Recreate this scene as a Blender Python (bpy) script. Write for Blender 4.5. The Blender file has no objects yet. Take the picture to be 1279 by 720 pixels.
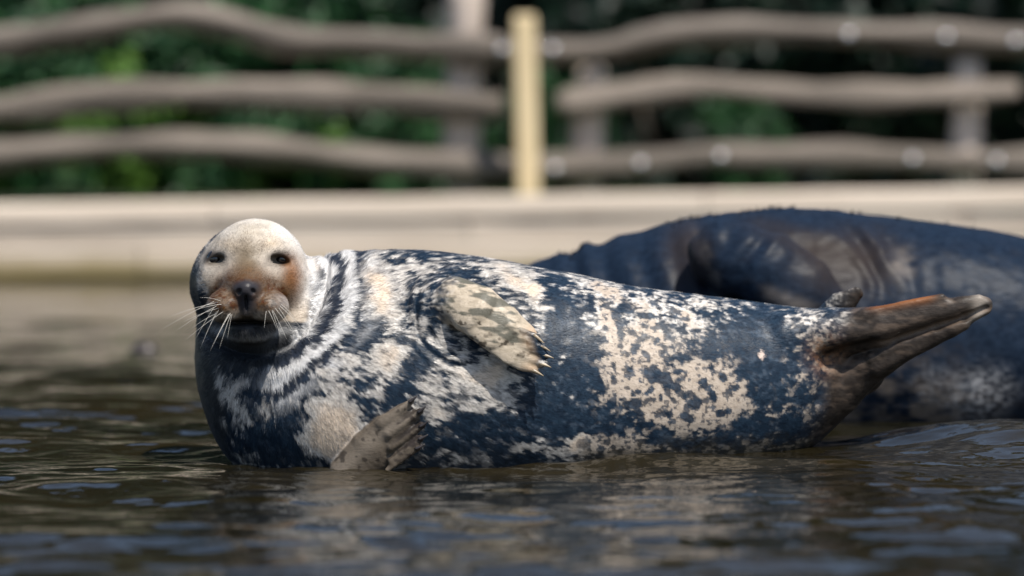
import bpy, math, random
import numpy as np

# ------------------------------------------------------------------ camera, sky, sun, exposure
sc = bpy.context.scene
C = sc.collection
S0 = 0.0019            # metres per photo pixel ten metres from the lens
CAMY, CAMZ, HOR = -10.2, 439 * S0, 141.0

cam_d = bpy.data.cameras.new('camera')
cam = bpy.data.objects.new('camera', cam_d); C.objects.link(cam); sc.camera = cam
cam.location = (0, CAMY, CAMZ); cam.rotation_euler = (math.radians(90), 0, 0)
cam_d.sensor_width = 36.0; cam_d.lens = 36.0 * 10.0 / (1279 * S0)
cam_d.shift_y = -(360 - HOR) / 1279.0
cam_d.clip_start = 0.1; cam_d.clip_end = 2000
cam_d.dof.use_dof = True; cam_d.dof.focus_distance = 10.0 - 0.03
cam_d.dof.aperture_fstop = 1.5

SUN_EL, SUN_AZ = math.radians(60), math.radians(32)     # sun behind the camera, to the right
to_sun = np.array([math.sin(SUN_AZ) * math.cos(SUN_EL), -math.cos(SUN_AZ) * math.cos(SUN_EL), math.sin(SUN_EL)])
world = bpy.data.worlds.new('World'); sc.world = world; world.use_nodes = True
wn = world.node_tree
sky = wn.nodes.new('ShaderNodeTexSky'); sky.sky_type = 'NISHITA'; sky.sun_disc = False
sky.sun_elevation = SUN_EL; sky.sun_rotation = math.atan2(to_sun[0], to_sun[1])
bg = wn.nodes['Background']; bg.inputs['Strength'].default_value = 0.11
wn.links.new(sky.outputs[0], bg.inputs[0])
sl = bpy.data.lights.new('sun', 'SUN'); sl.energy = 5.0; sl.angle = math.radians(0.5); sl.color = (1, 0.95, 0.87)
sun = bpy.data.objects.new('sun', sl); C.objects.link(sun); sun.location = (5, -12, 12)
from mathutils import Vector
sun.rotation_euler = Vector(tuple(-to_sun)).to_track_quat('-Z', 'Y').to_euler()
sc.view_settings.view_transform = 'Standard'; sc.view_settings.look = 'None'
sc.view_settings.gamma = 1.0; sc.view_settings.use_curve_mapping = False
sc.view_settings.exposure = 0.42

def P(px, py, y):
    s = (y - CAMY) / 10.0 * S0
    return np.array([(px - 639.5) * s, y, CAMZ + (HOR - py) * s])

# ------------------------------------------------------------------ helpers
rng = np.random.default_rng(7)
random.seed(7)

def _h(ix, iy, iz, seed):
    n = (ix.astype(np.uint32) * np.uint32(374761393) + iy.astype(np.uint32) * np.uint32(668265263)
         + iz.astype(np.uint32) * np.uint32(2147483647) + np.uint32(seed * 974711 & 0xffffffff))
    n = (n ^ (n >> np.uint32(13))) * np.uint32(1274126177)
    n = (n ^ (n >> np.uint32(16))) * np.uint32(2246822519)
    n = n ^ (n >> np.uint32(15))
    return n.astype(np.float32) / np.float32(2147483648.0) - np.float32(1.0)

def vnoise(x, y, z, seed=0):
    fx, fy, fz = np.floor(x), np.floor(y), np.floor(z)
    ix, iy, iz = fx.astype(np.int64), fy.astype(np.int64), fz.astype(np.int64)
    a, b, c = x - fx, y - fy, z - fz
    a = a * a * a * (a * (a * 6 - 15) + 10); b = b * b * b * (b * (b * 6 - 15) + 10); c = c * c * c * (c * (c * 6 - 15) + 10)
    r = 0
    for i in (0, 1):
        wa = a if i else 1 - a
        for j in (0, 1):
            wb = b if j else 1 - b
            for k in (0, 1):
                r = r + wa * wb * (c if k else 1 - c) * _h(ix + i, iy + j, iz + k, seed)
    return r

def fbm(x, y, z, octv, seed=0, gain=0.55):
    r, a, f, t = 0, 1.0, 1.0, 0
    for o in range(octv):
        r = r + a * vnoise(x * f + 3.7 * o, y * f - 1.3 * o, z * f + 5.1 * o, seed + o); t += a
        a *= gain; f *= 2.03
    return r / t * 1.5

def sst(e0, e1, x):
    t = np.clip((x - e0) / (e1 - e0), 0, 1); return t * t * (3 - 2 * t)

def mesh_obj(name, verts, faces, mat, parent=None, smooth=True, link=True):
    me = bpy.data.meshes.new(name)
    verts = np.asarray(verts, dtype=np.float32)
    if isinstance(faces, np.ndarray):
        n, k = faces.shape
        me.vertices.add(len(verts)); me.vertices.foreach_set('co', verts.ravel())
        me.loops.add(n * k); me.loops.foreach_set('vertex_index', faces.astype(np.int32).ravel())
        me.polygons.add(n); me.polygons.foreach_set('loop_start', np.arange(0, n * k, k, dtype=np.int32))
        me.update(calc_edges=True)
    else:
        me.from_pydata([tuple(map(float, v)) for v in verts], [], faces); me.update()
    if smooth: me.polygons.foreach_set('use_smooth', np.ones(len(me.polygons), dtype=bool))
    me.materials.append(mat)
    o = bpy.data.objects.new(name, me)
    if link: C.objects.link(o)
    if parent: o.parent = parent
    return o

def set_col(o, col, name='coat'):
    at = o.data.color_attributes.new(name, 'FLOAT_COLOR', 'POINT')
    c4 = np.ones((len(col), 4), dtype=np.float32); c4[:, :col.shape[1]] = col
    at.data.foreach_set('color', c4.ravel())

def tag(o, label=None, cat=None, group=None, kind=None):
    if label: o['label'] = label
    if cat: o['category'] = cat
    if group: o['group'] = group
    if kind: o['kind'] = kind
    return o

def empty(name, loc):
    o = bpy.data.objects.new(name, None); o.location = loc; o.empty_display_size = 0.1; C.objects.link(o); return o

def tube(pts, rad, n=8, cap=True, squash=None):
    """tapered tube along pts; rad per point; returns verts, faces (lists)"""
    pts = np.asarray(pts, float); m = len(pts)
    tn = np.gradient(pts, axis=0); tn /= np.linalg.norm(tn, axis=1)[:, None] + 1e-9
    up = np.array([0, 0, 1.0]) if abs(tn[0][2]) < 0.9 else np.array([0, 1.0, 0])
    V, F = [], []
    for i in range(m):
        a = np.cross(tn[i], up); a /= np.linalg.norm(a); b = np.cross(a, tn[i])
        for j in range(n):
            t = 2 * math.pi * j / n
            r = rad[i] if np.isscalar(rad[i]) else rad[i][j]
            V.append(pts[i] + r * (math.cos(t) * a + math.sin(t) * b))
    for i in range(m - 1):
        for j in range(n):
            k = (j + 1) % n
            F.append((i * n + j, i * n + k, (i + 1) * n + k, (i + 1) * n + j))
    if cap:
        F.append(tuple(range(n - 1, -1, -1))); F.append(tuple(range((m - 1) * n, m * n)))
    return V, F

def crsp(xs, ys, x):
    """smooth interpolation through control points"""
    xs, ys = np.asarray(xs, float), np.asarray(ys, float)
    m = np.gradient(ys, xs)
    x = np.clip(x, xs[0], xs[-1])
    i = np.clip(np.searchsorted(xs, x) - 1, 0, len(xs) - 2)
    h = xs[i + 1] - xs[i]; t = (x - xs[i]) / h
    return ((2*t**3-3*t**2+1)*ys[i] + (t**3-2*t**2+t)*h*m[i] + (-2*t**3+3*t**2)*ys[i+1] + (t**3-t**2)*h*m[i+1])

# ------------------------------------------------------------------ materials
def new_mat(name):
    m = bpy.data.materials.new(name); m.use_nodes = True
    return m, m.node_tree, m.node_tree.nodes['Principled BSDF']

def N(nt, t, **kw):
    n = nt.nodes.new(t)
    for k, v in kw.items():
        if k.startswith('i_'): n.inputs[k[2:].replace('_', ' ')].default_value = v
        else: setattr(n, k, v)
    return n

def ramp(nt, src, stops):
    r = nt.nodes.new('ShaderNodeValToRGB'); nt.links.new(src, r.inputs[0])
    e = r.color_ramp.elements
    while len(e) < len(stops): e.new(0.5)
    for k, (p, c) in enumerate(stops): e[k].position = p; e[k].color = (*c, 1)
    return r.outputs[0]

def coat_mat(name, rough, spec, bump=0.25, bs=260, coat=0.0):
    m, nt, b = new_mat(name)
    a = N(nt, 'ShaderNodeVertexColor', layer_name='coat'); nt.links.new(a.outputs[0], b.inputs['Base Color'])
    b.inputs['Roughness'].default_value = rough; b.inputs['Specular IOR Level'].default_value = spec
    b.inputs['Coat Weight'].default_value = coat; b.inputs['Coat Roughness'].default_value = 0.3
    if bump:
        tc = N(nt, 'ShaderNodeTexCoord'); mp = N(nt, 'ShaderNodeMapping'); mp.inputs['Scale'].default_value = (0.35, 1, 1)
        nt.links.new(tc.outputs['Object'], mp.inputs[0])
        nz = N(nt, 'ShaderNodeTexNoise'); nz.inputs['Scale'].default_value = bs; nz.inputs['Detail'].default_value = 3
        nt.links.new(mp.outputs[0], nz.inputs['Vector'])
        bp = N(nt, 'ShaderNodeBump'); bp.inputs['Strength'].default_value = bump; bp.inputs['Distance'].default_value = 0.004
        nt.links.new(nz.outputs[0], bp.inputs['Height']); nt.links.new(bp.outputs[0], b.inputs['Normal'])
    return m

def wood_mat(name, c0, c1, c2, scale=(1.2, 14, 14), rough=0.85, bump=0.4, ends=None):
    m, nt, b = new_mat(name)
    tc = N(nt, 'ShaderNodeTexCoord'); oi = N(nt, 'ShaderNodeObjectInfo')
    ad = N(nt, 'ShaderNodeVectorMath', operation='ADD'); nt.links.new(tc.outputs['Object'], ad.inputs[0])
    ml = N(nt, 'ShaderNodeMath', operation='MULTIPLY'); nt.links.new(oi.outputs['Random'], ml.inputs[0]); ml.inputs[1].default_value = 37
    nt.links.new(ml.outputs[0], ad.inputs[1])
    mp = N(nt, 'ShaderNodeMapping'); mp.inputs['Scale'].default_value = scale; nt.links.new(ad.outputs[0], mp.inputs[0])
    n1 = N(nt, 'ShaderNodeTexNoise'); n1.inputs['Scale'].default_value = 1.0; n1.inputs['Detail'].default_value = 6; n1.inputs['Roughness'].default_value = 0.65
    nt.links.new(mp.outputs[0], n1.inputs['Vector'])
    col = ramp(nt, n1.outputs[0], [(0.28, c0), (0.5, c1), (0.72, c2)])
    hs = N(nt, 'ShaderNodeHueSaturation'); nt.links.new(col, hs.inputs['Color'])
    mr = N(nt, 'ShaderNodeMapRange'); nt.links.new(oi.outputs['Random'], mr.inputs[0]); mr.inputs[3].default_value = 0.82; mr.inputs[4].default_value = 1.12
    nt.links.new(mr.outputs[0], hs.inputs['Value']); nt.links.new(hs.outputs[0], b.inputs['Base Color'])
    b.inputs['Roughness'].default_value = rough
    bp = N(nt, 'ShaderNodeBump'); bp.inputs['Strength'].default_value = bump; bp.inputs['Distance'].default_value = 0.01
    nt.links.new(n1.outputs[0], bp.inputs['Height']); nt.links.new(bp.outputs[0], b.inputs['Normal'])
    return m

def leaf_mat(name, c0, c1, c2):
    m, nt, b = new_mat(name)
    g = N(nt, 'ShaderNodeNewGeometry'); tc = N(nt, 'ShaderNodeTexCoord')
    nz = N(nt, 'ShaderNodeTexNoise'); nz.inputs['Scale'].default_value = 1.7; nz.inputs['Detail'].default_value = 3
    nt.links.new(tc.outputs['Object'], nz.inputs['Vector'])
    mx = N(nt, 'ShaderNodeMath', operation='ADD'); nt.links.new(nz.outputs[0], mx.inputs[0])
    ms = N(nt, 'ShaderNodeMath', operation='MULTIPLY_ADD'); nt.links.new(g.outputs['Random Per Island'], ms.inputs[0]); ms.inputs[1].default_value = 0.5; ms.inputs[2].default_value = -0.25
    nt.links.new(ms.outputs[0], mx.inputs[1])
    nt.links.new(ramp(nt, mx.outputs[0], [(0.25, c0), (0.52, c1), (0.8, c2)]), b.inputs['Base Color'])
    b.inputs['Roughness'].default_value = 0.5
    b.inputs['Specular IOR Level'].default_value = 0.3
    return m

def plain_mat(name, col, rough=0.5, spec=0.5, metal=0.0, noise=0.0, scale=40):
    m, nt, b = new_mat(name)
    b.inputs['Roughness'].default_value = rough; b.inputs['Specular IOR Level'].default_value = spec; b.inputs['Metallic'].default_value = metal
    tc = N(nt, 'ShaderNodeTexCoord'); nz = N(nt, 'ShaderNodeTexNoise'); nz.inputs['Scale'].default_value = scale; nz.inputs['Detail'].default_value = 4
    nt.links.new(tc.outputs['Object'], nz.inputs['Vector'])
    a = tuple(max(0, c * (1 - noise)) for c in col); z = tuple(min(1, c * (1 + noise)) for c in col)
    nt.links.new(ramp(nt, nz.outputs[0], [(0.3, a), (0.7, z)]), b.inputs['Base Color'])
    return m

M_coat = coat_mat('seal_coat', 0.42, 0.17, 0.22, 240)
M_fur = coat_mat('seal_fur', 0.40, 0.14, 0)
M_dark_coat = coat_mat('dark_seal_coat', 0.42, 0.07, 0.30, 90)
M_rail = wood_mat('weathered_rail_wood', (0.06, 0.050, 0.040), (0.145, 0.120, 0.098), (0.28, 0.235, 0.195), (1.1, 16, 16))
M_post = wood_mat('weathered_post_wood', (0.28, 0.22, 0.18), (0.50, 0.41, 0.34), (0.62, 0.52, 0.45), (16, 16, 1.5))
M_stake = wood_mat('fresh_stake_wood', (0.42, 0.32, 0.18), (0.54, 0.425, 0.25), (0.62, 0.50, 0.31), (14, 14, 1.0))
M_claw = plain_mat('claw_horn', (0.26, 0.20, 0.13), 0.35, 0.5, 0, 0.5, 60)
M_claw_dark = plain_mat('dark_claw_horn', (0.03, 0.025, 0.025), 0.3, 0.5, 0, 0.5, 60)
M_eye = plain_mat('eye_dark', (0.006, 0.005, 0.005), 0.06, 0.6)
M_whisk = plain_mat('whisker', (0.50, 0.47, 0.42), 0.4, 0.5)
M_bolt = plain_mat('galvanised_bolt', (0.75, 0.76, 0.78), 0.3, 0.5, 1.0)
M_bark = wood_mat('bark', (0.03, 0.025, 0.02), (0.07, 0.055, 0.045), (0.11, 0.09, 0.07), (10, 10, 2))
M_lump = plain_mat('wet_stone', (0.05, 0.04, 0.035), 0.4, 0.5, 0, 0.4, 25)

# planks: pale sawn timber, greenish algae low down by the water
def plank_mat():
    m = wood_mat('pale_timber', (0.40, 0.325, 0.255), (0.58, 0.485, 0.39), (0.70, 0.60, 0.495), (0.9, 7, 18), 0.8, 0.35)
    nt = m.node_tree; b = nt.nodes['Principled BSDF']
    src = b.inputs['Base Color'].links[0].from_socket
    tc = N(nt, 'ShaderNodeNewGeometry'); sp = N(nt, 'ShaderNodeSeparateXYZ'); nt.links.new(tc.outputs['Position'], sp.inputs[0])
    nz = N(nt, 'ShaderNodeTexNoise'); nz.inputs['Scale'].default_value = 2.2; nt.links.new(tc.outputs['Position'], nz.inputs['Vector'])
    ma = N(nt, 'ShaderNodeMath', operation='MULTIPLY_ADD'); nt.links.new(nz.outputs[0], ma.inputs[0]); ma.inputs[1].default_value = -0.10; nt.links.new(sp.outputs['Z'], ma.inputs[2])
    mr = N(nt, 'ShaderNodeMapRange'); nt.links.new(ma.outputs[0], mr.inputs[0]); mr.inputs[1].default_value = 0.0; mr.inputs[2].default_value = 0.09; mr.inputs[3].default_value = 0.85; mr.inputs[4].default_value = 0.0
    mx = N(nt, 'ShaderNodeMix', data_type='RGBA'); nt.links.new(mr.outputs[0], mx.inputs[0]); nt.links.new(src, mx.inputs[6]); mx.inputs[7].default_value = (0.20, 0.15, 0.04, 1)
    nt.links.new(mx.outputs[2], b.inputs['Base Color'])
    return m
M_plank = plank_mat()

def water_mat():
    m, nt, b = new_mat('pond_water')
    b.inputs['Base Color'].default_value = (0.020, 0.021, 0.010, 1); b.inputs['Roughness'].default_value = 0.04
    b.inputs['IOR'].default_value = 1.333; b.inputs['Specular IOR Level'].default_value = 0.5
    tc = N(nt, 'ShaderNodeTexCoord'); mp = N(nt, 'ShaderNodeMapping'); mp.inputs['Scale'].default_value = (0.8, 1.0, 1)
    nt.links.new(tc.outputs['Object'], mp.inputs[0])
    nz = N(nt, 'ShaderNodeTexNoise'); nz.inputs['Scale'].default_value = 26; nz.inputs['Detail'].default_value = 2; nz.inputs['Roughness'].default_value = 0.5
    nt.links.new(mp.outputs[0], nz.inputs['Vector'])
    bp = N(nt, 'ShaderNodeBump'); bp.inputs['Strength'].default_value = 0.12; bp.inputs['Distance'].default_value = 0.012
    nt.links.new(nz.outputs[0], bp.inputs['Height']); nt.links.new(bp.outputs[0], b.inputs['Normal'])
    n2 = N(nt, 'ShaderNodeTexNoise'); n2.inputs['Scale'].default_value = 1.5; nt.links.new(mp.outputs[0], n2.inputs['Vector'])
    nt.links.new(ramp(nt, n2.outputs[0], [(0.35, (0.006, 0.0055, 0.0025)), (0.65, (0.016, 0.012, 0.005))]), b.inputs['Base Color'])
    return m
M_water = water_mat()

def ground_mat():
    m, nt, b = new_mat('grassy_soil')
    tc = N(nt, 'ShaderNodeTexCoord'); nz = N(nt, 'ShaderNodeTexNoise'); nz.inputs['Scale'].default_value = 1.4; nz.inputs['Detail'].default_value = 8
    nt.links.new(tc.outputs['Object'], nz.inputs['Vector'])
    nt.links.new(ramp(nt, nz.outputs[0], [(0.3, (0.03, 0.045, 0.018)), (0.55, (0.05, 0.075, 0.025)), (0.8, (0.10, 0.085, 0.05))]), b.inputs['Base Color'])
    b.inputs['Roughness'].default_value = 0.95
    return m
M_ground = ground_mat()

# ------------------------------------------------------------------ setting: water, bank, timber wall
WALLY = 10.9                       # face of the timber wall
def axis(breaks):
    out = []
    for a, b, st in breaks: out += list(np.arange(a, b - 1e-6, st))
    out.append(breaks[-1][1]); return np.array(out)
ax = axis([(-40, -8, 4), (-8, -3, 0.12), (-3, -1.6, 0.03), (-1.6, 1.6, 0.0105), (1.6, 3, 0.03), (3, 8, 0.12), (8, 40, 4)])
ay = axis([(-45, -8, 3), (-8, -4, 0.1), (-4, -3, 0.02), (-3, 1.2, 0.0095), (1.2, 4, 0.022), (4, WALLY + 0.08, 0.05)])
X, Y = np.meshgrid(ax, ay)
def waves(X, Y):
    Zr = np.zeros_like(X)
    r2 = np.random.default_rng(3)
    Z = 0
    for (lx, ly, a, sd) in ((0.80, 0.45, 0.020, 11), (0.42, 0.23, 0.021, 12), (0.21, 0.12, 0.0115, 13), (0.11, 0.065, 0.0058, 14), (0.06, 0.036, 0.0018, 15)):
        wx = 0.10 * vnoise(X * 1.3, Y * 1.3, Zr, sd + 20)
        n = vnoise(X / lx + wx / lx, Y / ly + 3 * wx, Zr + 0.5, sd)
        Z = Z + a * (n + 0.35 * n * np.abs(n))
    Z = Z * (0.75 + 0.5 * vnoise(X * 0.6, Y * 0.8, Zr, 40))
    Z = Z * (1 - 0.72 * sst(1.0, 5.0, Y))
    # swell pushing in on the right, small wavelet in front of the belly
    q = ((X - 1.25) / 0.42) ** 2 + ((Y - 0.20) / 0.30) ** 2
    Z = Z + 0.078 * np.exp(-q)
    q = ((X - 0.36) / 0.42) ** 2 + ((Y + 0.27 - 0.06 * np.sin(X * 5)) / 0.085) ** 2
    Z = Z + 0.022 * np.exp(-q)
    # rings running off the chest and flipper
    for (cx, cy, r0, a) in ((-0.42, -0.22, 0.10, 0.0022), (-0.30, -0.26, 0.06, 0.0022)):
        d = np.hypot(X - cx, Y - cy)
        Z = Z + a * np.cos(d * 2 * math.pi / 0.075) * np.exp(-((d - r0) / 0.22) ** 2)
    return Z
Z = waves(X, Y)
nx, ny = len(ax), len(ay)
idx = np.arange(nx * ny).reshape(ny, nx)
F = np.stack([idx[:-1, :-1], idx[:-1, 1:], idx[1:, 1:], idx[1:, :-1]], -1).reshape(-1, 4)
wat = mesh_obj('water', np.stack([X, Y, Z], -1).reshape(-1, 3), F, M_water); tag(wat, kind='structure')
def water_z(x, y):
    return float(waves(np.array([[x]]), np.array([[y]]))[0, 0])

GZ = 0.37
gx = axis([(-300, -12, 24), (-12, 12, 0.4), (12, 300, 24)]); gy = axis([(WALLY + 0.16, 24, 0.4), (24, 600, 48)])
GX, GY = np.meshgrid(gx, gy)
GH = GZ + 0.03 * vnoise(GX * 0.9, GY * 0.9, np.zeros_like(GX), 5) * (GY > WALLY + 0.3)
ii = np.arange(GX.size).reshape(GX.shape)
mesh_obj('ground', np.stack([GX, GY, GH], -1).reshape(-1, 3),
         np.stack([ii[:-1, :-1], ii[:-1, 1:], ii[1:, 1:], ii[1:, :-1]], -1).reshape(-1, 4), M_ground)['kind'] = 'structure'

def rough_box(x0, x1, y0, y1, z0, z1, bev=0.012, n=10, amp=0.004, seed=1, slope=0.0):
    """sawn timber: box with chamfered long edges, slightly uneven"""
    prof = [(y0 + bev, z0), (y1 - bev, z0), (y1, z0 + bev), (y1, z1 - bev), (y1 - bev, z1), (y0 + bev, z1), (y0, z1 - bev), (y0, z0 + bev)]
    r = random.Random(seed); V, Fc = [], []
    for i in range(n + 1):
        x = x0 + (x1 - x0) * i / n
        dy = r.uniform(-amp, amp); dz = r.uniform(-amp, amp) * 0.5 + slope * x
        for (a, b) in prof: V.append((x, a + dy, b + dz))
    for i in range(n):
        for j in range(8):
            k = (j + 1) % 8
            Fc.append((i * 8 + j, (i + 1) * 8 + j, (i + 1) * 8 + k, i * 8 + k))
    Fc.append(tuple(range(8))); Fc.append(tuple(range(n * 8 + 7, n * 8 - 1, -1)))
    return V, Fc

wall = empty('timber_wall', (0, 0, 0))
tag(wall, 'low pale timber retaining wall of stacked horizontal planks along the water edge', 'wall')
SL = 0.016
rows = [(-0.20, 0.025, 0.035), (0.031, 0.172, 0.012), (0.178, 0.300, 0.020), (0.306, 0.418, 0.0)]
for r_, (z0, z1, dy) in enumerate(rows):
    x = -13.0 + [0.0, 1.1, 0.35, 1.6][r_]
    k = 0
    while x < 12.5:
        L = 2.4 + 0.3 * random.random()
        mb = rough_box(x, x + L - 0.008, WALLY + dy, WALLY + 0.15, z0 + (0.002 if r_ else 0), z1, 0.010, 8, 0.004, r_ * 31 + k, SL * (0.35 + 0.22 * r_))
        o = mesh_obj('plank', mb[0], mb[1], M_plank, wall, smooth=False); x += L; k += 1

# ------------------------------------------------------------------ log fence and sawn stake
FY = 11.55
fence = empty('log_fence', (0, FY, GZ))
tag(fence, 'weathered grey rustic fence of crooked log rails on short posts behind the plank wall', 'fence')
def local(o): o.location = -np.array(fence.location); return o
def log(pts, hw, seed, yy, name='rail', mat=M_rail, n=14):
    r = random.Random(seed); pts = np.array(pts, float)
    xs = np.linspace(pts[0, 0], pts[-1, 0], 36); ys = crsp(pts[:, 0], pts[:, 1], xs)
    V3 = np.array([P(a, b, yy) for a, b in zip(xs, ys)])
    V3[:, 1] += 0.02 * np.array([vnoise(np.array([a / 90.0]), np.array([seed * 1.7]), np.array([0.3]))[0] for a in xs])
    s = (yy - CAMY) / 10 * S0
    rad = []
    ph = r.uniform(0, 6)
    for i, a in enumerate(xs):
        base = 0.78 * hw * s * (1 + 0.12 * math.sin(a / 47 + ph) + 0.08 * math.sin(a / 19 + 2 * ph) + r.uniform(-0.03, 0.03))
        if i in (0, len(xs) - 1): base *= 0.82
        rad.append([base * (1 + 0.10 * math.sin(3 * t * 6.283 / n + ph) + 0.05 * math.sin(5 * t * 6.283 / n + 2 * ph + a / 60)) for t in range(n)])
    V, F_ = tube(V3, rad, n)
    return local(mesh_obj(name, V, F_, mat, fence))
log([(-260, 75), (-120, 62), (0, 53), (90, 38), (165, 26), (235, 20), (300, 34), (345, 48), (430, 52), (520, 57), (632, 63)], 23, 1, FY)
log([(-240, 150), (-100, 138), (0, 136), (120, 122), (250, 116), (380, 118), (500, 124), (628, 133)], 24, 2, FY - 0.02)
log([(-250, 215), (-100, 200), (0, 194), (100, 184), (210, 182), (340, 187), (460, 200), (560, 208), (652, 212)], 23, 3, FY)
log([(620, 66), (700, 64), (760, 60), (830, 44), (920, 39), (1010, 40), (1110, 43), (1200, 47), (1290, 52), (1400, 48), (1540, 58)], 20, 4, FY - 0.10)
log([(694, 131), (740, 124), (800, 116), (880, 108), (960, 114), (1030, 119), (1100, 121), (1180, 118), (1272, 112)], 19, 5, FY - 0.10)
log([(636, 212), (720, 207), (800, 204), (880, 194), (960, 196), (1060, 195), (1150, 199), (1280, 203), (1400, 200), (1540, 207)], 20, 6, FY - 0.10)
def post(px, top, hw, yy, seed):
    s = (yy - CAMY) / 10 * S0; z1 = P(px, top, yy)[2]; x = P(px, 0, yy)[0]
    r = random.Random(seed); zs = np.linspace(GZ - 0.15, z1, 12)
    pts = [(x + 0.012 * math.sin(z * 5 + seed), yy + 0.01 * math.sin(z * 7), z) for z in zs]
    rad = [[hw * s * (1 + 0.08 * math.sin(z * 9 + seed) + 0.07 * math.sin(3 * t * 6.283 / 12 + seed)) * (0.86 if i == 11 else 1) for t in range(12)] for i, z in enumerate(zs)]
    V, F_ = tube(pts, rad, 12)
    return local(mesh_obj('post', V, F_, M_post, fence))
post(580, -34, 23, FY + 0.165, 1); post(737, 84, 19, FY + 0.045, 2); post(1206, 74, 19, FY + 0.045, 3); post(-60, -20, 24, FY + 0.165, 4); post(1480, 70, 20, FY + 0.045, 5)
def bolt(px, py, yy, r=0.022):
    p = P(px, py, yy)
    V, F_ = [], []
    for (rr, dy) in ((r, 0.03), (r, 0), (r * 0.8, -r * 0.45), (r * 0.4, -r * 0.65)):
        for j in range(10): V.append((p[0] + rr * math.cos(j * .6283), p[1] + dy, p[2] + rr * math.sin(j * .6283)))
    for i in range(3):
        for j in range(10): F_.append((i * 10 + j, i * 10 + (j + 1) % 10, (i + 1) * 10 + (j + 1) % 10, (i + 1) * 10 + j))
    F_.append(tuple(range(30, 40)))
    local(mesh_obj('bolt', V, F_, M_bolt, fence))
for (bx_, by_, ry_) in ((627, 62, 20), (690, 62, 20), (693, 211, 20), (1060, 44, 20), (1182, 47, 20), (1268, 52, 20), (900, 196, 20), (800, 205, 20), (1140, 199, 20), (1245, 202, 20)):
    bolt(bx_, by_, FY - 0.10 - 0.0040 * 20 - 0.004)
# stake driven in right behind the wall, in front of the rails
SY = WALLY + 0.28
st_top, st_bot = P(655, 24, SY), P(660, 250, SY)
V, Fc = [], []
hwx, hwy = 14.0 * (SY - CAMY) / 10 * S0, 0.045
lev = 9
for i in range(lev + 2):
    t = min(i / lev, 1.0)
    c = st_top * t + st_bot * (1 - t)
    if i == 0: c = c.copy(); c[2] = GZ - 0.12
    k = 1.0 if i <= lev else 0.82
    if i == lev + 1: c = c + np.array([0, 0, 0.022])
    b_ = 0.010
    for (a, d) in ((-1, -.8), (-.8, -1), (.8, -1), (1, -.8), (1, .8), (.8, 1), (-.8, 1), (-1, .8)):
        V.append((c[0] + a * hwx * k, c[1] + d * hwy * k, c[2]))
for i in range(lev + 1):
    for j in range(8): Fc.append((i * 8 + j, i * 8 + (j + 1) % 8, (i + 1) * 8 + (j + 1) % 8, (i + 1) * 8 + j))
Fc.append(tuple(range((lev + 1) * 8, (lev + 2) * 8)))
tag(mesh_obj('wooden_stake', V, Fc, M_stake, smooth=False), 'pale yellow sawn wooden stake standing upright in front of the grey log fence', 'stake')

# ------------------------------------------------------------------ bushes and trees behind the fence
def leaf_cloud(name, mat, n, rx, ry, rz, zc, size, clumps, seed):
    r = np.random.default_rng(seed)
    d = r.normal(size=(clumps, 3)); d /= np.linalg.norm(d, axis=1)[:, None]
    cc = d * (r.uniform(0.15, 1.0, clumps) ** 0.5)[:, None] * np.array([rx, ry, rz]) + np.array([0, 0, zc])
    cr = r.uniform(0.14, 0.34, clumps) * min(rx, rz)
    k = r.integers(0, clumps, n)
    o = r.normal(size=(n, 3)); o /= np.linalg.norm(o, axis=1)[:, None]
    c = cc[k] + o * (cr[k] * r.uniform(0.4, 1.05, n))[:, None]
    c[:, 2] = np.maximum(c[:, 2], 0.03)
    nrm = o + r.normal(size=(n, 3)) * 0.6 + np.array([0, 0, 0.35]); nrm /= np.linalg.norm(nrm, axis=1)[:, None]
    t = np.cross(nrm, r.normal(size=(n, 3))); t /= np.linalg.norm(t, axis=1)[:, None]
    b = np.cross(nrm, t); s = size * r.uniform(0.6, 1.3, n)[:, None]
    V = np.stack([c - t * s, c - b * s * .45, c + t * s, c + b * s * .45], 1).reshape(-1, 3)
    return mesh_obj(name, V, np.arange(4 * n).reshape(-1, 4), mat, smooth=False, link=False)
def limbs(h, r0, n, spread, seed):
    r = random.Random(seed); V, F_ = [], []
    def add(p, rad, k=7):
        o = len(V); v, f = tube(p, rad, k); V.extend(v); F_.extend([tuple(a + o for a in q) for q in f])
    add([(0.03 * math.sin(i), 0.03 * math.cos(i * 1.3), -0.1 + h * i / 6) for i in range(7)], [r0 * (1 - 0.13 * i) for i in range(7)])
    for i in range(n):
        a = r.uniform(0, 6.28); z = h * r.uniform(0.15, 0.8)
        add([(spread * t * math.cos(a), spread * t * math.sin(a), z + spread * 0.9 * t) for t in (0, .35, .7, 1)], [r0 * .45 * (1 - .22 * q) for q in range(4)], 6)
    return V, F_
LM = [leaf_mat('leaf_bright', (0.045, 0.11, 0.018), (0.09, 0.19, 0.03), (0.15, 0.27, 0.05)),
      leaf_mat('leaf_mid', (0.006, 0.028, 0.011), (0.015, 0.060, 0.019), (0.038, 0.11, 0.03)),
      leaf_mat('leaf_dark', (0.0015, 0.007, 0.004), (0.003, 0.013, 0.007), (0.007, 0.025, 0.012))]  # dark leaf colour stands in for shade over thicket and trees
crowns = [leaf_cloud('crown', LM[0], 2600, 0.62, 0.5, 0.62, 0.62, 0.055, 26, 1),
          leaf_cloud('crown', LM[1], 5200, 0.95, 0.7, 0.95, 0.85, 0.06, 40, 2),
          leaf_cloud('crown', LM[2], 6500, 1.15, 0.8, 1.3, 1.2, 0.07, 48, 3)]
bv, bf = limbs(0.9, 0.035, 6, 0.4, 4)
stem_me = mesh_obj('stem', bv, bf, M_bark, link=False).data
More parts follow.
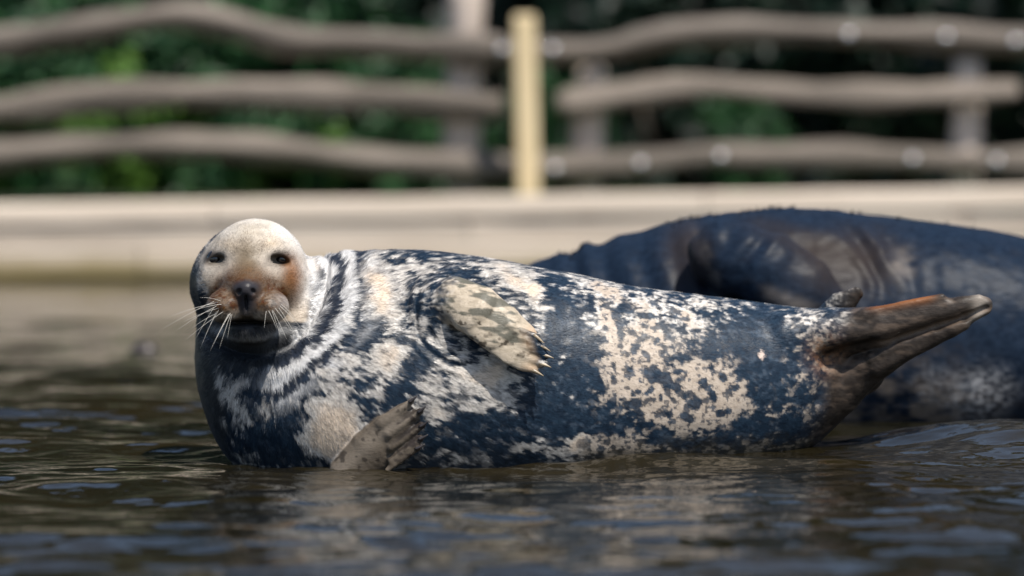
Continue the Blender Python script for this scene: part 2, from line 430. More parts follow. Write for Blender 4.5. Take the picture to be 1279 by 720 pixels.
def bush(kind, x, y, s, rz, label, group, sx=1.0):
    root = empty('bush', (x, y, GZ)); root.scale = (s * sx, s, s); root.rotation_euler[2] = rz
    c = crowns[kind].copy(); c.name = 'crown'; C.objects.link(c); c.parent = root
    t = bpy.data.objects.new('stem', stem_me); C.objects.link(t); t.parent = root
    tag(root, label, 'bush', group)
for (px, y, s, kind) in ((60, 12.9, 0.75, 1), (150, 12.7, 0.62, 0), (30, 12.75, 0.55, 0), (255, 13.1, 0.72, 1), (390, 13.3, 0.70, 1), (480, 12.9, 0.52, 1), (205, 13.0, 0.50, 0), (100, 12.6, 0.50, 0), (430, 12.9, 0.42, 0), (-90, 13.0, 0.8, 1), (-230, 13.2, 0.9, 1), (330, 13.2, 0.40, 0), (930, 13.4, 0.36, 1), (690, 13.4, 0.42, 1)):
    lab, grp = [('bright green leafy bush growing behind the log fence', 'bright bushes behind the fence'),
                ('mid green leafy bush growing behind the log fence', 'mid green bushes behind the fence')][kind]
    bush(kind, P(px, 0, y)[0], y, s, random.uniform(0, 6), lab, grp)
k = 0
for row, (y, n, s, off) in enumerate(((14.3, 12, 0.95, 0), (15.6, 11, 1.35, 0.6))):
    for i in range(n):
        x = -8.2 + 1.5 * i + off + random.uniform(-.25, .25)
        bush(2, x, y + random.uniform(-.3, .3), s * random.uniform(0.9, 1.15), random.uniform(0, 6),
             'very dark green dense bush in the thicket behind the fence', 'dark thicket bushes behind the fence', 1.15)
tv, tf = limbs(5.0, 0.16, 14, 1.3, 9)
trunk_me = mesh_obj('trunk', tv, tf, M_bark, link=False).data
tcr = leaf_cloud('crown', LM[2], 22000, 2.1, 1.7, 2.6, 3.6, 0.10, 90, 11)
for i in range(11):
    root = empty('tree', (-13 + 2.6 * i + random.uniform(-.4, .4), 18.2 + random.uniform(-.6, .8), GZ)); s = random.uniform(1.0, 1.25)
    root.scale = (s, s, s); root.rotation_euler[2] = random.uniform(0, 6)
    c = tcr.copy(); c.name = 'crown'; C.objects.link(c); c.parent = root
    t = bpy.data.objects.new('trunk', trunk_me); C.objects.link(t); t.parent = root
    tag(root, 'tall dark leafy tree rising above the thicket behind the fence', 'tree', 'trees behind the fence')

# small dark stone just breaking the surface out in the pond
sp_ = P(180, 438, 4.55)
u_, v_ = np.meshgrid(np.linspace(0, 2 * math.pi, 18, endpoint=False), np.linspace(0.05, math.pi - 0.05, 10))
D = np.stack([np.sin(v_) * np.cos(u_), np.sin(v_) * np.sin(u_), np.cos(v_)], -1).reshape(-1, 3)
D *= (1 + 0.25 * fbm(D[:, 0] * 2, D[:, 1] * 2, D[:, 2] * 2, 3, 8))[:, None]
i_ = np.arange(180).reshape(10, 18); r_ = np.roll(i_, -1, 1)
Fq = [tuple(q) for q in np.stack([i_[:-1], i_[1:], r_[1:], r_[:-1]], -1).reshape(-1, 4)] + [tuple(i_[0]), tuple(i_[-1][::-1])]
o = mesh_obj('stone', D * np.array([0.048, 0.05, 0.030]), Fq, M_lump); o.location = (sp_[0], 4.55, 0.0)
tag(o, 'small dark stone just breaking the water surface out in the pond', 'stone')

# ------------------------------------------------------------------ implicit modelling of the seals
def ell(Q, c, r, ang=None):
    q = Q - np.asarray(c, np.float32)
    if ang is not None: q = q @ ang
    r = np.asarray(r, np.float32)
    k0 = np.linalg.norm(q / r, axis=1); k1 = np.linalg.norm(q / (r * r), axis=1)
    return k0 * (k0 - 1) / np.maximum(k1, 1e-6)
def cone(Q, a, b, ra, rb):
    a = np.asarray(a, np.float32); ba = np.asarray(b, np.float32) - a; pa = Q - a
    h = np.clip(pa @ ba / (ba @ ba), 0, 1)
    return np.linalg.norm(pa - h[:, None] * ba, axis=1) - (ra + (rb - ra) * h)
def smin(a, b, k):
    h = np.clip(0.5 + 0.5 * (b - a) / k, 0, 1); return b + (a - b) * h - k * h * (1 - h)
def smax(a, b, k): return -smin(-a, -b, k)
def paddle(Q, pts, hw, ht, nrm):
    """flattened limb along a polyline; hw half width, ht half thickness, nrm thickness direction"""
    pts = np.asarray(pts, np.float32); nrm = np.asarray(nrm, np.float32); nrm = nrm / np.linalg.norm(nrm)
    best = None
    for i in range(len(pts) - 1):
        a, ba = pts[i], pts[i + 1] - pts[i]
        L = np.linalg.norm(ba); t = ba / L
        n = nrm - t * (nrm @ t); n /= np.linalg.norm(n); w = np.cross(n, t)
        pa = Q - a; h = np.clip(pa @ ba / (L * L), 0, 1); off = pa - h[:, None] * ba
        W = hw[i] + (hw[i + 1] - hw[i]) * h; T = ht[i] + (ht[i + 1] - ht[i]) * h
        A = np.minimum(W, 0.6 * W + 0.4 * T)
        v, z, al = off @ w, off @ n, off @ t
        k0 = np.sqrt((v / W) ** 2 + (z / T) ** 2 + (al / A) ** 2)
        k1 = np.sqrt((v / W ** 2) ** 2 + (z / T ** 2) ** 2 + (al / A ** 2) ** 2)
        d = np.where(k0 < 1e-4, -np.minimum(W, T), k0 * (k0 - 1) / np.maximum(k1, 1e-6))
        best = d if best is None else smin(best, d, 0.004)
    return best
def near(d, Q, pts, rad, fn):
    """apply fn only near the given points"""
    pts = np.atleast_2d(np.asarray(pts, np.float32)); lo, hi = pts.min(0) - rad, pts.max(0) + rad
    m = np.all((Q > lo) & (Q < hi), axis=1)
    if m.any(): d[m] = fn(d[m], Q[m])
    return d

def chunked(f, Q, n=300000):
    return np.concatenate([f(Q[i:i + n]) for i in range(0, len(Q), n)])

def surface(f, lo, hi, h, newton=2):
    lo = np.array(lo, float); hi = np.array(hi, float)
    c = 4; H = c * h
    nc = np.ceil((hi - lo) / H).astype(int) + 1
    g = [lo[k] + H * np.arange(nc[k]) for k in range(3)]
    G = np.stack(np.meshgrid(*g, indexing='ij'), -1).reshape(-1, 3).astype(np.float32)
    dc = chunked(f, G).reshape(nc)
    nf = (nc - 1) * c + 1
    act = np.abs(dc) < H * 2.0
    D = np.repeat(np.repeat(np.repeat(np.where(dc > 0, 1.0, -1.0).astype(np.float32), c, 0), c, 1), c, 2)
    A = np.repeat(np.repeat(np.repeat(act, c, 0), c, 1), c, 2)
    o = c // 2
    D = D[o:o + nf[0], o:o + nf[1], o:o + nf[2]]; A = A[o:o + nf[0], o:o + nf[1], o:o + nf[2]]
    nf = D.shape
    D = np.ascontiguousarray(D); I = np.argwhere(A)
    D[A] = chunked(f, (lo + I * h).astype(np.float32))
    # surface nets
    S = D < 0
    cn = [S[a:S.shape[0] - 1 + a, b:S.shape[1] - 1 + b, e:S.shape[2] - 1 + e] for a in (0, 1) for b in (0, 1) for e in (0, 1)]
    tot = sum(x.astype(np.int8) for x in cn)
    cell = (tot > 0) & (tot < 8)
    ci = np.argwhere(cell); num = np.full(cell.shape, -1, np.int64); num[cell] = np.arange(len(ci))
    acc = np.zeros((len(ci), 3)); cnt = np.zeros(len(ci))
    cor = [(a, b, e) for a in (0, 1) for b in (0, 1) for e in (0, 1)]
    for p in range(8):
        for q in range(p + 1, 8):
            df = np.abs(np.array(cor[p]) - np.array(cor[q]))
            if df.sum() != 1: continue
            d0 = D[ci[:, 0] + cor[p][0], ci[:, 1] + cor[p][1], ci[:, 2] + cor[p][2]]
            d1 = D[ci[:, 0] + cor[q][0], ci[:, 1] + cor[q][1], ci[:, 2] + cor[q][2]]
            m = (d0 < 0) != (d1 < 0)
            t = np.where(m, d0 / np.where(np.abs(d0 - d1) < 1e-9, 1, d0 - d1), 0)[:, None]
            pos = np.array(cor[p]) + (np.array(cor[q]) - np.array(cor[p])) * t
            acc += np.where(m[:, None], pos, 0); cnt += m
    V = lo + (ci + acc / cnt[:, None]) * h
    quads = []
    for axn in range(3):
        u, v = (axn + 1) % 3, (axn + 2) % 3
        sl0 = [slice(None)] * 3; sl1 = [slice(None)] * 3
        sl0[axn] = slice(0, -1); sl1[axn] = slice(1, None)
        a, b = S[tuple(sl0)], S[tuple(sl1)]
        e = np.argwhere(a != b); e = e[(e[:, u] > 0) & (e[:, v] > 0) & (e[:, u] < S.shape[u] - 1) & (e[:, v] < S.shape[v] - 1)]
        fl = a[e[:, 0], e[:, 1], e[:, 2]]
        def at(du, dv):
            w = e.copy(); w[:, u] -= du; w[:, v] -= dv; return num[w[:, 0], w[:, 1], w[:, 2]]
        q = np.stack([at(1, 1), at(0, 1), at(0, 0), at(1, 0)], 1)
        q[~fl] = q[~fl][:, ::-1]
        quads.append(q)
    Fq = np.concatenate(quads)
    ok = (Fq >= 0).all(1); Fq = Fq[ok]
    V = V.astype(np.float32)
    for it in range(newton):
        d0, nrm, gl = grad(f, V)
        V = V - nrm * np.clip(d0 / np.maximum(gl, 0.3), -h * 0.6, h * 0.6)[:, None].astype(np.float32)
    # light tangential smoothing
    e = np.concatenate([Fq[:, [0, 1]], Fq[:, [1, 2]], Fq[:, [2, 3]], Fq[:, [3, 0]]])
    for it in range(2):
        s = np.stack([np.bincount(e[:, 0], V[e[:, 1], k], len(V)) + np.bincount(e[:, 1], V[e[:, 0], k], len(V)) for k in range(3)], 1)
        n_ = np.bincount(e.ravel(), minlength=len(V))[:, None]
        V = (V * 0.5 + 0.5 * s / np.maximum(n_, 1)).astype(np.float32)
    d0, nrm, gl = grad(f, V)
    V = V - nrm * np.clip(d0 / np.maximum(gl, 0.3), -h * 0.5, h * 0.5)[:, None].astype(np.float32)
    return V, Fq, nrm
def grad(f, V, e=0.0015):
    d0 = chunked(f, V); g = np.empty_like(V)
    for k in range(3):
        dv = np.zeros(3, np.float32); dv[k] = e
        g[:, k] = (chunked(f, V + dv) - d0) / e
    gl = np.linalg.norm(g, axis=1); return d0, g / np.maximum(gl, 1e-6)[:, None], gl

# ---- the spotted seal
PX = S0
BT = [(330, 360, 620, .04, .16), (400, 320, 640, .04, .25), (450, 314, 645, .04, .28), (550, 314, 645, .05, .29), (620, 324, 645, .06, .285), (700, 340, 640, .08, .27),
      (800, 358, 628, .10, .245), (900, 372, 606, .13, .205), (960, 380, 586, .15, .175), (1000, 386, 566, .16, .15), (1040, 396, 530, .17, .115), (1075, 408, 490, .18, .07)]
_xs, _zt, _zb, _yc, _yr = [], [], [], [], []
for (px, t, b, yc, yr) in BT:
    _xs.append(P(px, 0, yc)[0]); _zt.append(P(px, t, yc)[2]); _zb.append(P(px, b, yc)[2]); _yc.append(yc); _yr.append(yr)
_fx = np.linspace(_xs[0], _xs[-1], 300)
def _sm(a):
    v = crsp(_xs, a, _fx); k = np.exp(-np.linspace(-2, 2, 25) ** 2); k /= k.sum()
    return np.convolve(np.pad(v, 12, mode='edge'), k, 'valid')
_ZT, _ZB, _YC, _YR = map(_sm, (_zt, _zb, _yc, _yr))
HEADY = -0.06
HC = P(313, 345, HEADY - 0.1)                 # head reference point
HC[1] = HEADY
def hp(u, v, w): return HC + np.array([u, -w, v]) * PX     # face frame: right, up, towards the lens (photo pixels)
def pxp(px, py, y): return P(px, py, y)
Rz = lambda a: np.array([[math.cos(a), -math.sin(a), 0], [math.sin(a), math.cos(a), 0], [0, 0, 1]], np.float32)
Ry = lambda a: np.array([[math.cos(a), 0, math.sin(a)], [0, 1, 0], [-math.sin(a), 0, math.cos(a)]], np.float32)
Rx = lambda a: np.array([[1, 0, 0], [0, math.cos(a), -math.sin(a)], [0, math.sin(a), math.cos(a)]], np.float32)

UPF = [pxp(566, 372, -0.185), pxp(592, 386, -0.225), pxp(622, 409, -0.245), pxp(646, 430, -0.248), pxp(660, 442, -0.246)]
UPW, UPT = [0.056, 0.066, 0.064, 0.058, 0.048], [0.050, 0.032, 0.020, 0.013, 0.009]
UP_TIPS = [(670, 421), (677, 433), (680, 444), (677, 455), (668, 464)]
LOF = [pxp(438, 596, -0.24), pxp(468, 566, -0.262), pxp(492, 540, -0.275), pxp(508, 520, -0.275)]
LO_TIPS = [(514, 501), (525, 514), (527, 532), (526, 548), (522, 560)]
H1 = [pxp(985, 425, 0.10), pxp(1040, 416, 0.08), pxp(1095, 408, 0.06), pxp(1150, 396, 0.05), pxp(1200, 386, 0.04), pxp(1230, 380, 0.04)]
H2 = [pxp(1000, 520, 0.16), pxp(1045, 487, 0.12), pxp(1080, 462, 0.09), pxp(1130, 434, 0.06), pxp(1185, 409, 0.04), pxp(1229, 387, 0.035)]
H3 = [pxp(1030, 402, 0.22), pxp(1052, 381, 0.20), pxp(1071, 366, 0.19)]

CLEFT = [(1050, 444, 0.0), (1085, 434, 0.02), (1120, 424, 0.03), (1170, 408, 0.027), (1205, 396, 0.022), (1232, 385, 0.02)]
def seal1(Q):
    x = Q[:, 0]
    zt, zb, yc, yr = (np.interp(x, _fx, a) for a in (_ZT, _ZB, _YC, _YR))
    cz, rz = (zt + zb) / 2, (zt - zb) / 2
    a, b = (Q[:, 1] - yc) / yr, (Q[:, 2] - cz) / rz
    ex = np.maximum(np.maximum(_fx[0] - x, x - _fx[-1]), 0) / 0.07
    k0 = np.sqrt(a * a + b * b + ex * ex); k1 = np.sqrt((a / yr) ** 2 + (b / rz) ** 2 + (ex / .07) ** 2)
    d = (k0 * (k0 - 1) / np.maximum(k1, 1e-6)).astype(np.float32)
    d = np.where(k0 < 0.02, -0.15, d).astype(np.float32)
    # chest and neck
    d = smin(d, ell(Q, pxp(448, 496, 0.00), (0.345, 0.275, 0.285)), 0.05)
    d = smin(d, cone(Q, pxp(307, 354, HEADY + 0.05), pxp(395, 474, 0.02), 0.134, 0.255), 0.035)
    d = smin(d, ell(Q, pxp(345, 455, 0.02), (0.195, 0.22, 0.25)), 0.05)
    # skull, cheeks, muzzle, jaw
    def head(d, Q):
        d = smin(d, ell(Q, hp(4, 4, 0), (0.121, 0.16, 0.128)), 0.022)
        d = smin(d, ell(Q, hp(0, 18, 48), (0.080, 0.080, 0.082)), 0.035)
        for s in (-1, 1):
            d = smin(d, ell(Q, hp(s * 40, -12, 38), (0.050, 0.085, 0.070)), 0.035)
        d = smin(d, ell(Q, hp(0, -15, 82), (0.068, 0.115, 0.062)), 0.036)      # bridge and muzzle
        d = smin(d, ell(Q, hp(0, -64, 70), (0.058, 0.100, 0.036)), 0.022)      # lower jaw
        for s in (-1, 1):
            d = smin(d, ell(Q, hp(s * 25, -35, 110), (0.050, 0.064, 0.042)), 0.014)   # whisker pads
        d = smin(d, ell(Q, hp(0, -13, 130), (0.029, 0.032, 0.022)), 0.012)      # nose
        d = smin(d, cone(Q, hp(0, -16, 134), hp(0, -40, 129), 0.020, 0.013), 0.012)
        for s in (-1, 1):                                                       # nostrils
            d = smax(d, -ell(Q, hp(s * 9.5, -17, 148), (0.0055, 0.016, 0.0105), Ry(s * -0.5)), 0.004)
        d = smax(d, -ell(Q, hp(0, -34, 140), (0.0024, 0.012, 0.026)), 0.004)    # philtrum
        d = smax(d, -ell(Q, hp(0, -55, 128), (0.056, 0.070, 0.0055), Rx(-0.05)), 0.008)   # mouth line
        for s, ex_ in ((-1, -44), (1, 38)):                                     # eye sockets
            d = smax(d, -ell(Q, hp(ex_, 20, 70), (0.026, 0.028, 0.0115), Ry(s * 0.25)), 0.012)
        return d
    d = near(d, Q, HC, 0.40, head)
    # neck folds: rolls running round the neck behind the face
    def folds(d, Q):
        q = Q - hp(6, -8, 10).astype(np.float32)
        r = np.sqrt(q[:, 0] ** 2 + (q[:, 1] * 0.45) ** 2 + (q[:, 2] * 0.95) ** 2) / PX
        n = vnoise(Q[:, 0] * 9, Q[:, 1] * 9, Q[:, 2] * 9, 77)
        n2_ = vnoise(Q[:, 0] * 22, Q[:, 1] * 22, Q[:, 2] * 22, 78)
        w = sst(74, 90, r) * (1 - sst(115, 175, r)) * sst(-60, 40, q[:, 0] / PX + 0.3 * q[:, 2] / PX + 20)
        d = d - 0.0042 * w * np.cos((r + 8 * n + 4 * n2_ - 92) * 2 * math.pi / 31) * (0.8 + 0.7 * n2_)
        # deep crease under jaw and along the neck
        cre = np.exp(-((r - 88 - 4 * n) / 5.0) ** 2) * sst(-95, -20, q[:, 0] / PX)
        return d + 0.013 * cre * (q[:, 2] < 0.10)
    d = near(d, Q, HC, 0.42, folds)
    # upper fore flipper lying back over the flank
    def fl(d, Q):
        sh = smin(d, ell(Q, pxp(548, 385, -0.13), (0.085, 0.09, 0.075)), 0.05)
        c_ = pxp(585, 392, -0.2); rr = np.hypot(Q[:, 0] - c_[0], Q[:, 2] - c_[2]) / PX
        n_ = vnoise(Q[:, 0] * 20, Q[:, 1] * 20, Q[:, 2] * 20, 33)
        sh = sh - 0.0032 * np.cos((rr + 6 * n_) * 2 * math.pi / 15) * sst(38, 50, rr) * sst(92, 66, rr) * sst(600, 570, 639.5 + Q[:, 0] / PX) * (0.7 + 0.5 * n_)
        f = paddle(Q, UPF, UPW, UPT, (0.12, -1, 0.34))
        for (tx, ty) in UP_TIPS:
            f = smin(f, cone(Q, pxp(tx - 34, ty - 14, -0.252), pxp(tx, ty, -0.254), 0.007, 0.0075), 0.016)
        return smin(sh, f, 0.016)
    d = near(d, Q, UPF, 0.15, fl)
    def fl2(d, Q):
        f = paddle(Q, LOF, [0.052, 0.058, 0.052, 0.034], [0.030, 0.020, 0.013, 0.010], (0.25, -1, 0.05))
        for (tx, ty) in LO_TIPS:
            f = smin(f, cone(Q, pxp(tx - 38, ty + 28, -0.284), pxp(tx, ty, -0.286), 0.0075, 0.0065), 0.016)
        return smin(d, f, 0.012)
    d = near(d, Q, LOF, 0.14, fl2)
    # hind flippers, folded sole to sole
    def hind(d, Q):
        f1 = paddle(Q, H1, [0.068, 0.062, 0.050, 0.038, 0.027, 0.013], [0.085, 0.062, 0.040, 0.028, 0.018, 0.010], (0.10, -1, 0.25))
        f2 = paddle(Q, H2, [0.075, 0.066, 0.048, 0.032, 0.022, 0.010], [0.085, 0.060, 0.036, 0.024, 0.016, 0.009], (0.1, -1, -0.10))
        for (a, b) in (((1080, 392), (1176, 371)), ((1100, 404), (1222, 373)), ((1100, 416), (1234, 380))):
            f1 = smin(f1, cone(Q, pxp(a[0], a[1], 0.035), pxp(b[0], b[1], 0.032), 0.009, 0.006), 0.024)
        for (a, b) in (((1090, 446), (1232, 386)), ((1095, 462), (1205, 408))):
            f2 = smin(f2, cone(Q, pxp(a[0], a[1], 0.055), pxp(b[0], b[1], 0.03), 0.009, 0.006), 0.024)
        f3 = paddle(Q, H3, [0.036, 0.034, 0.017], [0.020, 0.013, 0.008], (0.3, -1, 0.2))
        d = smin(d, f1, 0.035)
        d = smin(d, f3, 0.012)
        cut = smin(cone(Q, pxp(1036, 449, 0.030), pxp(1085, 434, 0.030), 0.020, 0.012), cone(Q, pxp(1042, 450, 0.03), pxp(1024, 500, 0.04), 0.012, 0.006), 0.02)
        d = smin(d, f2, 0.010)
        d = smax(d, -cut, 0.03)
        for a, b in zip(CLEFT[:-1], CLEFT[1:]):
            d = smax(d, -cone(Q, pxp(a[0], a[1], a[2]), pxp(b[0], b[1], b[2]), 0.010, 0.007), 0.008)
        return d
    d = near(d, Q, H1 + H2 + H3, 0.16, hind)
    # soft unevenness of blubber and skin
    return d + 0.0035 * vnoise(Q[:, 0] * 7, Q[:, 1] * 7, Q[:, 2] * 7, 5) + 0.0008 * vnoise(Q[:, 0] * 40, Q[:, 1] * 40, Q[:, 2] * 40, 6)

def hit(f, px, py, y0=-0.6, y1=0.6):
    """first surface along the line of sight through a photo pixel"""
    ys = np.linspace(y0, y1, 900); pts = np.array([P(px, py, y) for y in ys], np.float32)
    d = f(pts); k = np.argmax(d < 0); return pts[k]

PALE = [(812, 462, 72, 56, 25, .26), (892, 492, 60, 38, 0, .30), (745, 385, 30, 30, 30, .25), (735, 470, 40, 60, 0, .12),  # cx cy rx ry angle weight  (side view of the body, in photo pixels)
    (420, 525, 34, 42, 0, 1.0), (395, 548, 30, 20, 0, .6), (290, 492, 24, 14, 30, .75), (300, 515, 26, 9, 30, .6), (335, 518, 10, 12, 0, .8), (305, 470, 10, 14, 0, .7),
    (462, 352, 14, 24, -10, .8), (484, 388, 22, 26, -20, .95), (485, 448, 26, 22, 0, 1.0), (435, 446, 14, 10, 0, .5), (420, 470, 30, 14, 30, .4), (395, 330, 26, 20, 0, .9),
    (605, 462, 34, 20, 38, 1.0), (560, 470, 30, 16, 0, .45), (575, 505, 50, 14, -10, .45), (640, 510, 26, 10, 20, .55), (660, 530, 18, 8, 0, .5), (545, 515, 18, 10, 30, .5), (550, 558, 28, 10, 0, .4),
    (650, 360, 34, 16, 40, .55), (672, 385, 10, 30, -10, .55), (620, 345, 40, 9, 20, .5), (520, 335, 40, 10, -10, .35), (706, 445, 6, 22, 0, .5), (712, 405, 6, 16, 0, .5),
    (748, 362, 34, 5, 22, .55), (762, 368, 18, 8, 30, .8), (796, 385, 16, 8, 35, .6), (760, 402, 13, 24, -25, 1.0), (770, 430, 14, 18, -10, .8),
    (808, 425, 26, 26, -30, 1.15), (780, 455, 22, 24, 0, 1.0), (815, 452, 20, 16, 0, .8), (780, 485, 22, 22, 0, .9), (835, 500, 40, 26, 10, 1.05), (815, 520, 30, 14, 0, .8), (865, 478, 20, 20, 0, .9),
    (892, 476, 24, 20, 0, .95), (905, 505, 28, 24, 0, .85), (930, 490, 14, 14, 0, .6), (870, 520, 18, 12, 0, .7), (745, 558, 38, 10, 0, 1.0), (715, 550, 14, 10, 0, .6), (670, 560, 30, 8, 0, .35), (790, 562, 26, 6, 0, .7),
    (845, 392, 22, 8, 40, .5), (868, 408, 9, 22, -20, .75), (890, 385, 26, 6, 10, .55), (850, 430, 8, 14, 0, .4), (800, 545, 12, 10, 0, .4), (850, 545, 24, 9, 0, .35), (900, 540, 20, 9, 0, .35),
    (1012, 402, 26, 14, 0, .45), (985, 470, 24, 18, 0, .25), (975, 520, 30, 10, -30, .3)]
DARK = [(320, 488, 12, 8, 0, .9), (295, 500, 14, 12, 0, .6), (380, 478, 30, 20, 0, .4), (345, 545, 40, 30, 0, .8), (440, 420, 12, 24, 20, .6), (470, 405, 14, 10, 0, .6), (520, 445, 16, 22, 0, .6), (455, 500, 10, 26, 0, .35),
    (720, 480, 55, 75, 0, .6), (700, 390, 26, 40, -20, .45), (640, 522, 40, 14, 0, .45), (580, 550, 40, 14, 0, .45), (590, 455, 14, 12, 0, .5), (690, 530, 34, 18, 0, .5),
    (838, 415, 10, 8, 20, .6), (880, 440, 26, 18, 0, .5), (840, 450, 14, 10, 0, .5), (950, 440, 40, 50, 0, .7), (960, 520, 40, 30, 0, .5), (790, 530, 14, 12, 0, .7), (825, 548, 18, 10, 0, .9), (760, 540, 14, 7, 0, .5), (870, 555, 30, 12, 0, .6), (930, 545, 30, 16, 0, .6)]
SPOTS = [
    (796, 438, 8, 11, 0, 1.5), (817, 470, 13, 11, 0, 1.8), (850, 469, 6, 6, 0, 1.5), (835, 478, 8, 10, 20, 1.0), (880, 483, 8, 10, 0, 1.2), (870, 507, 8, 8, 0, 1.1), (918, 492, 10, 8, 0, 1.3), (855, 503, 5, 5, 0, 1.2),
    (811, 490, 4, 4, 0, 1.2), (800, 488, 4, 4, 0, 1.1), (788, 462, 6, 5, 0, 1.1), (793, 505, 12, 9, 0, 1.0), (773, 400, 8, 18, -30, 1.0), (778, 422, 7, 8, 0, .8), (784, 385, 8, 12, -30, .9), (806, 400, 12, 8, 20, .9), (752, 425, 6, 6, 0, 1.0),
    (768, 470, 5, 4, 0, 1), (825, 498, 4, 5, 0, 1), (845, 488, 7, 6, 30, 1), (890, 462, 5, 6, 0, 1), (905, 478, 7, 5, 0, 1), (893, 500, 6, 8, 0, 1), (838, 520, 6, 4, 0, 1), (860, 525, 9, 6, 0, 1), (905, 520, 10, 7, 0, 1), (780, 510, 6, 6, 0, 1), (800, 520, 8, 6, 0, 1), (822, 430, 4, 5, 0, 1), (926, 476, 6, 5, 0, 1)]
def blobs(U, V, L):
    r = np.zeros_like(U)
    for (cx, cy, rx, ry, an, w) in L:
        a = math.radians(an); du, dv = U - cx, V - cy
        p = (du * math.cos(a) + dv * math.sin(a)) / rx; q = (-du * math.sin(a) + dv * math.cos(a)) / ry
        r += w * np.exp(-(p * p + q * q) ** 1.5 * 0.6)
    return r
def mixc(a, b, t): return a + (np.asarray(b, float) - a) * t[:, None]

def lic(Vt, flow, freq, seed, step=0.0032, k=4):
    """noise drawn out along the lie of the fur"""
    r = 0
    for j in range(-k, k + 1):
        q = Vt + flow * (j * step); r = r + vnoise(q[:, 0] * freq, q[:, 1] * freq, q[:, 2] * freq, seed)
    return r / (2 * k + 1) * 2.4

def coat1(Vt, Nr, flow):
    """coat colours of the spotted seal from the position on the body"""
    U = 639.5 + Vt[:, 0] / PX; W = 580 - Vt[:, 2] / PX
    x, y, z = (Vt[:, k].astype(np.float64) for k in range(3))
    fl_ = flow - Nr * (flow * Nr).sum(1)[:, None]; fl_ /= np.linalg.norm(fl_, axis=1)[:, None] + 1e-9
    st1 = lic(Vt.astype(np.float64), fl_, 95, 101); st2 = lic(Vt.astype(np.float64), fl_, 210, 102, 0.002)
    big = fbm(x * 15, y * 15, z * 18, 3, 21); mid = fbm(x * 42, y * 46, z * 58, 3, 31); fine = fbm(x * 120, y * 150, z * 170, 2, 41)
    wu, wv = 5 * fbm(x * 30, y * 30, z * 30, 2, 51), 5 * fbm(x * 30 + 9, y * 30, z * 30, 2, 61)
    side = sst(0.35, -0.25, Nr[:, 1])           # 1 on the flank that faces the lens
    rear = sst(690, 760, U)
    front = 1 - rear
    L = -0.27 + 0.10 * rear * sst(970, 930, U) + (blobs(U + wu, W + wv, PALE) - blobs(U + wu, W + wv, DARK)) * (0.25 + 0.75 * side)
    amp = 0.95 - (0.50 - 0.15 * (U > 700)) * sst(0.45, 1.0, L)
    strk = 0.20 * st1 + 0.20 * st2
    pale = sst(-0.26 + 0.08 * rear, 0.36 - 0.10 * rear, L + amp * (0.36 * big + (0.60 + 0.15 * rear) * mid + 0.22 * fine + strk * (0.5 + 0.7 * front)))
    spot = sst(0.28, 0.46, fbm(x * 62, y * 62, z * 62, 2, 91)) * pale * 0.85 * (0.35 + 0.65 * rear)
    fleck = sst(0.30, 0.62, fbm(x * 46, y * 50, z * 52, 3, 97) + 0.25 * st1) * sst(-0.75, -0.2, L) * (0.25 + 0.5 * rear + 0.25 * sst(500, 540, W))
    pale = np.maximum(pale, 0.75 * fleck * side)
    pale = pale - spot
    pale = pale * (1 - 0.95 * sst(0.42, 0.68, blobs(U + 0.8 * wu, W + 0.8 * wv, [(a_, b_, c_ * 0.9, d_ * 0.9, e_, 1.0) for (a_, b_, c_, d_, e_, _) in SPOTS]) + 0.28 * mid + 0.22 * fine) * side)
    pale = pale * (1 - 0.75 * sst(0.34, 0.5, fbm(x * 118, y * 118, z * 118, 2, 95)) * rear)
    n01 = np.clip(0.5 + 0.4 * fine + 0.25 * st2, 0, 1.2)
    dark = np.stack([0.006 + 0.009 * n01, 0.013 + 0.018 * n01, 0.025 + 0.028 * n01], 1)
    cream = np.stack([0.36 + 0.12 * n01 + 0.18 * front, 0.295 + 0.11 * n01 + 0.14 * front, 0.235 + 0.10 * n01 + 0.10 * front], 1)
    white = np.stack([0.36 + 0.26 * n01, 0.33 + 0.25 * n01, 0.295 + 0.24 * n01], 1)
    white = mixc(white, (0.33, 0.27, 0.215), rear * 0.8 * sst(400, 440, W))
    soft = sst(0.35, 0.85, L + 0.25 * big)
    pc = white + (cream - white) * soft[:, None]
    col = dark + (pc - dark) * pale[:, None]
    # frosted hair in the dark zones
    frost = sst(0.0, 1.1, 0.6 * fine + 0.6 * mid + 0.5 * st1) * 0.13 * (1 - pale)
    col = mixc(col, (0.24, 0.29, 0.36), frost)
    # belly line stained olive brown close to the water
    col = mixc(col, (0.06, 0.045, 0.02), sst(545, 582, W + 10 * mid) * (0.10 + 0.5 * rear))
    # neck rolls: alternating dark and light bands
    q = Vt - hp(6, -8, 10)
    r = np.sqrt(q[:, 0] ** 2 + (q[:, 1] * 0.45) ** 2 + (q[:, 2] * 0.95) ** 2) / PX
    n9 = vnoise(x * 9, y * 9, z * 9, 77)
    n22 = vnoise(x * 22, y * 22, z * 22, 78)
    band = 0.5 + 0.5 * np.cos((r + 8 * n9 + 4 * n22 - 92) * 2 * math.pi / 31 + 0.6)
    band = sst(0.20, 0.80, band * 0.95 + 0.02 + 0.12 * mid + 0.18 * st1 + 0.24 * st2)
    nw = sst(70, 82, r) * (1 - sst(118, 172, r + 22 * big + 8 * mid)) * sst(325, 360, U + 0.15 * (W - 380))
    bc = np.stack([0.022 + 0.62 * band, 0.028 + 0.60 * band, 0.042 + 0.575 * band], 1)
    col = col + (bc - col) * nw[:, None]
    # dark throat, dark far side of the neck
    thr = np.maximum(sst(268, 252, U - 0.16 * (W - 420) + 6 * mid + 10 * big) * sst(600, 540, W * 0 + 500), np.exp(-(((U - 300) / 55) ** 2 + ((W - 440) / 32) ** 2) ** 2))
